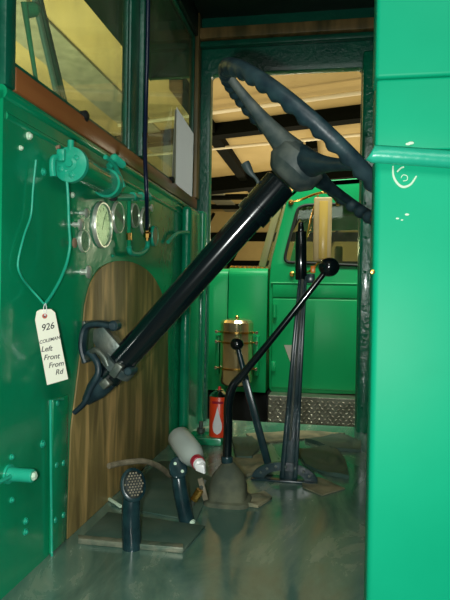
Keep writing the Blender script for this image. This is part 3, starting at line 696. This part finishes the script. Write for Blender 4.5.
def spoke(ang):
    d_ = e1*math.cos(ang)+e2*math.sin(ang); side = axd.cross(d_); b = B(); n = 12; rg = []
    for i in range(n+1):
        t = i/n; c = hub+axd*(.014+.0315*t**1.3)+d_*(.02+(WR-.024)*t)
        w = .034*(1-t)**3+.0105; h = .022*(1-t)**2+.0095
        rg.append([b.bm.verts.new(c+side*w*math.copysign(abs(math.cos(p_))**.8, math.cos(p_))+axd*h*math.sin(p_)) for p_ in [2*math.pi*k/14 for k in range(14)]])
    for A, C in zip(rg, rg[1:]):
        for k in range(14): b.bm.faces.new([A[k], A[(k+1) % 14], C[(k+1) % 14], C[k]])
    b.bm.faces.new(rg[0][::-1]); b.bm.faces.new(rg[-1])
    b.build('wheel_spoke', 'hub_black' if abs(ang-math.pi/2) < .2 else 'black_worn', sc, ang=60)
for a in (97, 210, 330): spoke(math.radians(a))
B().lathe(hub-axd*.040, axd, [(0, .034), (.006, .044), (.026, .060), (.058, .060), (.068, .050), (.074, .044), (.078, .028)], 36).build('wheel_hub', 'hub_black', sc)
B().lathe(hub+axd*.036, axd, [(0, .022), (.006, .022), (.010, .012), (.011, 0)], 24).build('horn_button', 'black', sc)
# clamp bracket
br = thing('column_bracket', 'dirty grey steel clamp bracket bolting the steering column to the plywood panel', 'bracket', PX(95, 375, WX))
wxy = WX
b = B()
b.tube([PY(112, 326, SY), PY(99, 324, SY), PY(88, 326, SY), PY(84, 334, SY), PY(83, 348, SY), PY(87, 362, SY)], .0085, 12)
for v in b.bm.verts: v.co.y = SY+(v.co.y-SY)*2.0
b.build('bracket_yoke', 'black_worn', br)
b = B().prism([PY(*p, SY-.02) for p in ((93, 329), (103, 327), (121, 347), (116, 362), (107, 366), (92, 341))], (0, .04, 0), .003); b.build('clamp_plate', 'greymetal', br)
B().lathe(PY(112, 326, SY-.018), (0, 1, 0), [(0, .008), (.004, .012), (.03, .012), (.034, .007)], 12).build('clamp_bolt', 'black_worn', br)
B().lathe(low+axd*.006, axd, [(0, .0308), (0, .0415), (.020, .0415), (.020, .0308)], 36).build('clamp_ring', 'hub_black', br)
B().lathe(PY(127, 372, SY-.035), (0, 1, 0), [(0, .006), (.003, .009), (.012, .010), (.045, .010)], 12).build('clamp_bolt', 'black_worn', br)
b = B().obox(PY(121, 364, SY-.035), PY(113, 376, SY-.035), .022, .018, (0, 1, 0), .003); b.obox(PY(110, 380, SY-.03), PY(103, 386, SY-.03), .03, .02, (0, 1, 0), .004); b.build('clamp_block', 'greymetal', br)
b = B()
b.tube([PY(89, 352, SY-.02), PY(97, 362, SY-.03), PY(98, 374, SY-.035), PY(91, 388, SY-.035), PY(84, 403, SY-.035), PY(74, 413, SY-.035)], lambda t: .0085-.003*t, 12)
b.build('release_lever', 'black_worn', br)
b = B().tube([PY(87, 358, SY-.01), PY(95, 350, SY-.03), PY(104, 357, SY-.035), PY(108, 366, SY-.035)], .007, 12); b.build('lever_spring', 'greymetal', br)
b = B().box((WX+.0005, SY+.03, PY(90, 366, SY).z), (WX+.010, SY+.085, PY(90, 322, SY).z), .003); b.build('mount_plate', 'greymetal', br)

# ================================================================== FLOOR OBJECTS
def onfloor(pts, z=0.0): return [PZ(px, py, z) for px, py in pts]
def plate(name, pts, th, mt, label, cat, z=0.0005, parent=None, bev=.001):
    o = B().prism(onfloor(pts, z), (0, 0, th), bev).build(name, mt, parent)
    return tag(o, label, cat) if label else o
fp = thing('toe_board', 'scuffed grey green floor plate under the nearest pedal with a bare front edge', 'floor plate', PZ(130, 540, 0))
plate('plate', ((80, 541), (108, 514), (150, 520), (205, 528), (184, 552)), .006, 'mat', None, None, parent=fp)
B().prism(onfloor(((78, 540), (183, 549), (183, 553.5), (78, 544)), .0005), (0, 0, .012), .001).build('bare_edge', 'edge', fp)
fp2 = thing('toe_board', 'dark green floor plate behind the nearest pedal, against the plywood panel', 'floor plate', PZ(150, 490, 0))
plate('plate', ((111, 506), (160, 462), (176, 462), (215, 480), (196, 522), (150, 514)), .004, 'mat', None, None, parent=fp2)
B().obox(PZ(103, 497, .0)+Z0*.006, PZ(121, 509, .0)+Z0*.006, .006, .008, Z0, .001).build('bare_edge', 'chip', fp2)

def pedal(base_px, pad_px, pad_w, pad_h, Yb, label, lean, studs=True, aw=.021):
    base = PZ(*base_px, 0.0); Y = base.y; pad = PY(*pad_px, Y+lean)
    t = thing('pedal', label, 'pedal', base, 'floor pedals')
    base2 = base+Vector((0, 0, -.001))
    mid = base+(pad-base)*.6+Vector((-.004, 0, 0))
    b = B(); n = 10; pts = [base2, mid, pad+Vector((-.004, .012, -.004))]
    b.tube(pts, lambda t: aw-.002*t, 16, 6); b.build('arm', 'lever', t)
    nrm_ = Vector((.45, -.75, .45)).normalized()
    x_ = Vector((0, 0, 1)).cross(nrm_).normalized(); y_ = nrm_.cross(x_)
    def shell(name, s, d0, d1, mt, par):
        bb = B(); rr = []
        for d_, sc_ in ((d0, .85), (d0+.003, 1), (d1-.003, 1), (d1, .85)):
            rr.append([bb.bm.verts.new(pad+nrm_*d_+x_*pad_w*s*sc_*math.cos(2*math.pi*k/24)+y_*pad_h*s*sc_*math.sin(2*math.pi*k/24)) for k in range(24)])
        for A, C in zip(rr, rr[1:]):
            for k in range(24): bb.bm.faces.new([A[k], A[(k+1) % 24], C[(k+1) % 24], C[k]])
        bb.bm.faces.new(rr[0][::-1]); bb.bm.faces.new(rr[-1]); return bb.build(name, mt, par)
    p = shell('pad', 1.0, -.010, .006, 'lever', t)
    if studs:
        f = shell('pad_rubber', .80, .004, .010, 'rubber', t)
        bb = B()
        for i in range(-5, 6):
            for j in range(-8, 9):
                u_, v_ = i*.0064, j*.0058
                if (u_/(pad_w*.70))**2+(v_/(pad_h*.74))**2 < 1: bb.lathe(pad+nrm_*.009+x_*(u_+(.0032 if j % 2 else 0))+y_*v_, nrm_, [(0, .0026), (.0035, .0018), (.0036, 0)], 6)
        bb.build('grip_pattern', 'pad', f)
    else:
        for u_, v_ in ((-.008, .01), (.008, -.01)): B().lathe(pad+nrm_*.005+x_*u_+y_*v_, nrm_, [(0, .004), (.003, .004), (.0032, 0)], 10).build('pad_screw', 'chip', t)
    return base, pad, t
pedal((132, 548), (133, 485), .028, .037, 0, 'nearest pedal with an oval studded rubber pad and dark arm', 0.0)
b2, pad2, t2 = pedal((187, 521), (178, 468), .023, .027, 0, 'second smooth dark pedal under the white squeeze bottle', 0.0, False, .019)
o = B().lathe(b2+Vector((.012, -.006, 0)), Z0, [(0, .010), (.005, .009), (.008, .004)], 10).build('bolt', 'chip'); tag(o, 'bare bolt head at the foot of the second pedal', 'bolt')
# throttle linkage rod
tl = thing('throttle_linkage', 'dirty small metal linkage beside the rubber boot, right of the second pedal', 'linkage', PZ(196, 507, 0))
lb = PZ(196, 507, .004); Yl = lb.y
B().tube([PY(188, 512, Yl), PY(193, 502, Yl), PY(198, 494, Yl), PY(205, 480, Yl+.02)], .006, 10).build('link_rod', 'greymetal', tl)
B().cyl(PY(194, 500, Yl-.01), PY(200, 490, Yl-.01), .010, seg=8).build('link_joint', 'brass', tl)
B().obox(PY(200, 478, Yl+.01), PY(206, 500, Yl+.01), .014, .008, Z0, .002).build('link_bracket', 'pad', tl)
# curved conduit along the toe
cz = [PX(109, 466, WX+.012), PX(122, 463, WX+.03), PX(143, 461, WX+.07), PZ(158, 466, .06), PZ(170, 475, .012)]
o = B().tube(cz, .008, 10).build('bent_rod', 'pad'); tag(o, 'bent rusty rod from the plywood panel to the second pedal', 'rod')

# gear lever with boot
gb = PZ(226, 505, 0); GY = gb.y+.03
gl = thing('gear_lever', 'long bent black gear lever with a ball knob rising from a rubber boot', 'gear lever', (gb.x, GY, 0))
bc = Vector((gb.x, GY, 0))
bt = B(); x0 = .062
def sq(c, hx, hy, z, n=28, pw=.55):
    return [bt.bm.verts.new(Vector((c.x+hx*math.copysign(abs(math.cos(2*math.pi*k/n))**pw, math.cos(2*math.pi*k/n)), c.y+hy*math.copysign(abs(math.sin(2*math.pi*k/n))**pw, math.sin(2*math.pi*k/n)), z))) for k in range(n)]
lv0 = PY(227, 462, GY); bt_h = lv0.z
rr = [sq(bc, .064, .060, .0), sq(bc, .062, .058, .010), sq(bc, .052, .050, .014), sq(bc, .050, .046, bt_h*.32), sq(bc, .050, .046, bt_h*.40), sq(bc, .043, .040, bt_h*.66, pw=.75), sq(bc, .024, .024, bt_h*.9, pw=1), sq(bc, .015, .015, bt_h, pw=1)]
for A, C in zip(rr, rr[1:]):
    for k in range(28): bt.bm.faces.new([A[k], A[(k+1) % 28], C[(k+1) % 28], C[k]])
bt.bm.faces.new(rr[0][::-1]); bt.bm.faces.new(rr[-1]); bt.build('rubber_boot', 'boot', gl, ang=50)
kn = PY(329, 267, GY)
B().tube([bc+Z0*bt_h*.6, lv0+Vector((0, 0, 0)), PY(228, 430, GY), PY(228.5, 403, GY), PY(233, 386, GY), PY(243, 374, GY), PY(280, 329, GY), kn], lambda t: .0125 if t < .5 else .0125-.005*(t-.5)*2, 16, 8).build('lever_rod', 'black', gl)
B().cyl(lv0-Z0*.002, PY(227, 456, GY), .016, seg=20, bev=.003).build('lever_collar', 'lever', gl)
B().sphere(kn, .0275, (1, 1, .93), 28).build('ball_knob', 'black', gl)
# second lever, transfer case
L2 = PY(272, 478, GY+.14); TY2 = L2.y
base2 = PZ(270, 471, 0); TY2 = base2.y
tl2 = thing('transfer_lever', 'shorter dark lever with a round knob, leaning left of the handbrake', 'lever', base2)
kn2 = PY(237, 344, TY2); 
B().obox(base2-Z0*.0, PY(243, 372, TY2), .012, .024, (0, 1, 0), .004).build('lever_blade', 'lever', tl2)
B().cyl(PY(246, 380, TY2), kn2, .0105, .0075, 16).build('lever_neck', 'lever', tl2)
B().sphere(kn2, .0215, (1, 1, .95), 24).build('ball_knob', 'black', tl2)
# handbrake
hb = PZ(287, 480, 0); HY = hb.y
hbk = thing('handbrake', 'tall dark handbrake lever with rods and a black grip above a notched quadrant', 'handbrake', hb)
b = B().prism([PY(*p, HY-.006) for p in ((279, 480), (297, 480), (307, 275), (298.5, 275))], (0, .010, 0), .002)
b.build('lever_blade', 'lever', hbk)
b = B()
b.prism([PY(*p, HY-.013) for p in ((280, 478), (284.5, 478), (301, 276), (298.5, 276))], (0, .022, 0), .002)
b.prism([PY(*p, HY-.013) for p in ((293, 478), (297.5, 478), (307, 276), (304.8, 276))], (0, .022, 0), .002)
b.build('blade_edges', 'lever', hbk)
B().cyl(PY(301, 280, HY), PY(301, 231, HY), .0175, .0165, 22, .004).build('grip', 'black', hbk)
B().cyl(PY(301, 232, HY), PY(301, 222, HY), .010, .008, 16, .003).build('release_button', 'black', hbk)
B().cyl(PY(302.5, 279, HY-.02), PY(290, 440, HY-.02), .0035, seg=10).build('pawl_rod', 'greymetal', hbk)
B().box(PY(306, 283, HY-.02), PY(315, 274, HY+.01), .004).build('trigger', 'lever', hbk)
o = B().box(PY(310.5, 273, HY-.025), PY(315.5, 266, HY-.015), .002).build('trigger_tab', 'orange_lens', hbk); o['label'] = 'small orange tab'
# quadrant
qc = PY(284, 494, HY-.01); qc.z = 0.0
R1 = (PY(318, 490, HY)-PY(252, 490, HY)).x/2
pts = [qc+Vector((R1*math.cos(a), 0, .055*math.sin(a))) for a in [math.pi*k/24 for k in range(25)]]
inn = [qc+Vector((R1*.62*math.cos(a), 0, .030*math.sin(a))) for a in [math.pi*k/24 for k in range(24, -1, -1)]]
b = B().prism(pts+inn, (0, .012, 0)); b.box(qc+Vector((-R1, -.02, .0)), qc+Vector((R1, .035, .006)), .002)
b.build('quadrant', 'lever', hbk)
for k in range(7):
    a = math.radians(25+k*21); B().lathe(qc+Vector((R1*.82*math.cos(a), 0, .043*math.sin(a))), (0, -1, 0), [(0, .0042), (.003, .0035), (.004, 0)], 8).build('quadrant_rivet', 'greymetal', hbk)

# squeeze bottle leaning on second pedal
ya = pad2.y+.065
tail, nose = PY(181, 440, ya), PY(199, 464, ya-.10)
bd = (nose-tail).normalized()
sb = thing('squeeze_bottle', 'white translucent squeeze bottle with dark red collar tipped over against the second pedal', 'bottle', nose-Z0*.02)
LB = (nose-tail).length
print('bottle', tail, nose, LB)
tail = tail-bd*.02; LB += .02
B().lathe(tail, bd, [(0, .020), (.002, .027), (.008, .031), (LB*.30, .031), (LB*.62, .031), (LB*.80, .024), (LB*.88, .015), (LB*.93, .014)], 32).build('bottle_body', 'bottle', sb)
B().lathe(tail+bd*LB*.88, bd, [(0, .0165), (.014, .0170), (.016, .015)], 24).build('collar', 'redcap', sb)
B().lathe(tail+bd*(LB*.88+.015), bd, [(0, .015), (.010, .014), (.013, .010), (.018, .009), (.02, .006)], 20).build('cap', 'white', sb)
b = B(); tip = tail+bd*(LB*.88+.030)
b.prism([tip+Vector((-.010, -.009, .008)), tip+Vector((.010, -.009, .006)), tip+Vector((.012, -.009, -.016)), tip+Vector((-.012, -.009, -.008))], (0, .018, 0), .003); b.build('nozzle', 'white', sb)
# green box step and aerosol can
bx0, bx1 = PY(186, 450, 2.10), PY(221, 458, 2.10)
ztop = PY(215, 438.5, 2.10).z
o = B().box((bx0.x, 2.10, 0), (bx1.x, 2.20, ztop), .004).build('floor_box', 'green'); tag(o, 'low green metal box on the floor under the aerosol can', 'box')
can_c = PY(216.5, 438, 2.10); cxn = can_c.x; cyn = 2.145; crad = .037
ca = thing('aerosol_can', 'orange red aerosol can with a white drop emblem and red nozzle', 'aerosol can', (cxn, cyn, ztop))
ch = PY(217, 396, 2.14).z-ztop
print('can h', ch)
B().lathe((cxn, cyn, ztop), Z0, [(0, crad-.002), (.002, crad), (ch-.002, crad), (ch, crad-.001)], 36).build('can_body', 'orange', ca)
B().lathe((cxn, cyn, ztop+ch-.001), Z0, [(0, crad-.001), (.002, crad+.0008), (.004, crad-.001), (.010, crad-.006), (.020, crad*.5), (.022, crad*.42), (.026, crad*.42), (.027, crad*.25)], 36).build('dome', 'chrome', ca)
B().lathe((cxn, cyn, ztop+ch+.024), Z0, [(0, .006), (.010, .0055), (.012, .003)], 16).build('nozzle', 'red', ca)
# emblem wraps the can surface
def wrap(u, v, e): a = u/crad; return Vector((cxn+math.sin(a+.0)*(crad+e), cyn-math.cos(a)*(crad+e), ztop+v))
def emblem(name, outline, mt, e=.0006):
    b = B(); N = 14
    top, bot = max(p[1] for p in outline), min(p[1] for p in outline)
    L = []; 
    for i in range(N+1):
        v = bot+(top-bot)*i/N; xs_ = []
        for (u0, v0), (u1, v1) in zip(outline, outline[1:]+outline[:1]):
            if (v0-v)*(v1-v) <= 0 and v0 != v1: xs_.append(u0+(u1-u0)*(v-v0)/(v1-v0))
        if not xs_: xs_ = [0, 0]
        L.append([b.bm.verts.new(wrap(min(xs_)+(max(xs_)-min(xs_))*j/8, v, e)) for j in range(9)])
    for A, C in zip(L, L[1:]):
        for j in range(8): b.bm.faces.new([A[j], A[j+1], C[j+1], C[j]])
    return b.build(name, mt, ca)
drop = [(.018*math.sin(a), ch*.28-ch*.20*math.cos(a)) for a in [math.radians(x) for x in range(0, 121, 12)]]+[(.006, ch*.60), (0, ch*.78)]+[(-.006, ch*.60)]+[(-.018*math.sin(a), ch*.28-ch*.20*math.cos(a)) for a in [math.radians(x) for x in range(120, 0, -12)]]
emblem('drop_emblem', drop, 'white')
emblem('dark_band', [(-.022, ch*.84), (.022, ch*.84), (.022, ch*.90), (-.022, ch*.90)], 'redcap')
o = B().lathe((PY(201, 425, 2.16).x, 2.16, .0), Z0, [(0, .010), (.03, .010), (.034, .016), (.05, .016), (.052, .008), (.075, .008)], 12).build('valve', 'greymetal'); tag(o, 'small bare metal valve left of the aerosol can', 'valve')
# loose mats and rags
def ragged(name, pts, th, mt, label, cat, zf=0.0, bump=.012, z0=.001):
    P = onfloor(pts, z0); c = sum(P, Vector())/len(P); b = B(); rg = []
    n = len(P)*4; ring = []
    Q = []
    for i in range(len(P)):
        for j in range(4): Q.append(P[i].lerp(P[(i+1) % len(P)], j/4))
    lv = 6
    for s_ in range(lv, 0, -1):
        f = s_/lv; r_ = []
        for i, p in enumerate(Q):
            k_ = c.lerp(p, f); w = math.sin(k_.x*38+s_)*math.cos(k_.y*27)*.5+.5
            r_.append(b.bm.verts.new(k_+Z0*(th+bump*w*(1 if s_ == lv else 1))))
        rg.append(r_)
    low_ = [b.bm.verts.new(p.copy()) for p in Q]
    rg.insert(0, low_); m_ = len(Q)
    for A, C in zip(rg, rg[1:]):
        for k in range(m_): b.bm.faces.new([A[k], A[(k+1) % m_], C[(k+1) % m_], C[k]])
    cv = b.bm.verts.new(c+Z0*(th+bump*.5))
    for k in range(m_): b.bm.faces.new([rg[-1][k], rg[-1][(k+1) % m_], cv])
    b.bm.faces.new(low_[::-1])
    return tag(b.build(name, mt, None, ang=60), label, cat)
ragged('floor_mat', ((297, 452), (330, 447), (346, 462), (349, 479), (330, 476), (305, 466)), .004, 'mat', 'torn green rubber mat piece right of the handbrake', 'mat')
ragged('floor_mat', ((305, 441), (340, 436), (361, 441), (361, 452), (335, 451)), .004, 'mat', 'dark mat piece by the foot of the right doorway jamb', 'mat')
ragged('floor_mat', ((232, 441), (252, 438), (261, 447), (252, 459), (236, 458)), .006, 'mat', 'rounded dark green mat tongue just behind the gear lever', 'mat')
ragged('cardboard_scrap', ((246, 435), (296, 431), (345, 434), (300, 440), (262, 444)), .002, 'mat2', 'pale dusty cardboard scrap along the far door sill', 'scrap', bump=.006)
ragged('cardboard_scrap', ((300, 476), (322, 479), (345, 489), (322, 496), (303, 488)), .002, 'mat2', 'pale dusty scrap lying in front of the torn mat right of the handbrake', 'scrap', bump=.004)
ragged('cardboard_scrap', ((223, 460), (262, 456), (268, 466), (250, 476), (238, 480)), .002, 'mat2', 'crumpled pale scrap between the boot and the short lever', 'scrap', bump=.01)
ragged('cloth_rag', ((245, 496), (264, 492), (272, 499), (258, 508), (244, 506)), .002, 'mat2', 'small dusty rag against the right side of the rubber boot', 'rag', bump=.008)

# ---- marks on the near panel
mk = B(); pc = PY(403, 174, .929)
mk.tube([PY(*p, .9295) for p in ((393, 166), (393.5, 176), (398, 184), (404, 187), (411, 184), (416.5, 176))], lambda t: .0012+.0009*math.sin(math.pi*t), 8)
mk.tube([PY(*p, .9295) for p in ((397, 172), (401, 168), (404, 167))], .0013, 8)
mk.tube([PY(*p, .9295) for p in ((401, 178), (403, 175), (407, 176), (407, 180), (403, 181))], .0007, 6)
for px_, py_, r_ in ((407, 214.5, .0026), (397.5, 218.5, .002), (402, 220, .0015), (411, 143, .0035), (408, 144, .003)):
    mk.sphere(PY(px_, py_, .9295), r_, (1.3, .35, .7), 10)
o = mk.build('paint_chips', 'chip', nr)
o = B().lathe(PY(372.5, 272, .93), (0, -1, 0), [(0, .004), (.002, .0035), (.003, 0)], 12).build('screw', 'brass'); tag(o, 'tiny brass screw on the left edge of the bright outer panel', 'screw')
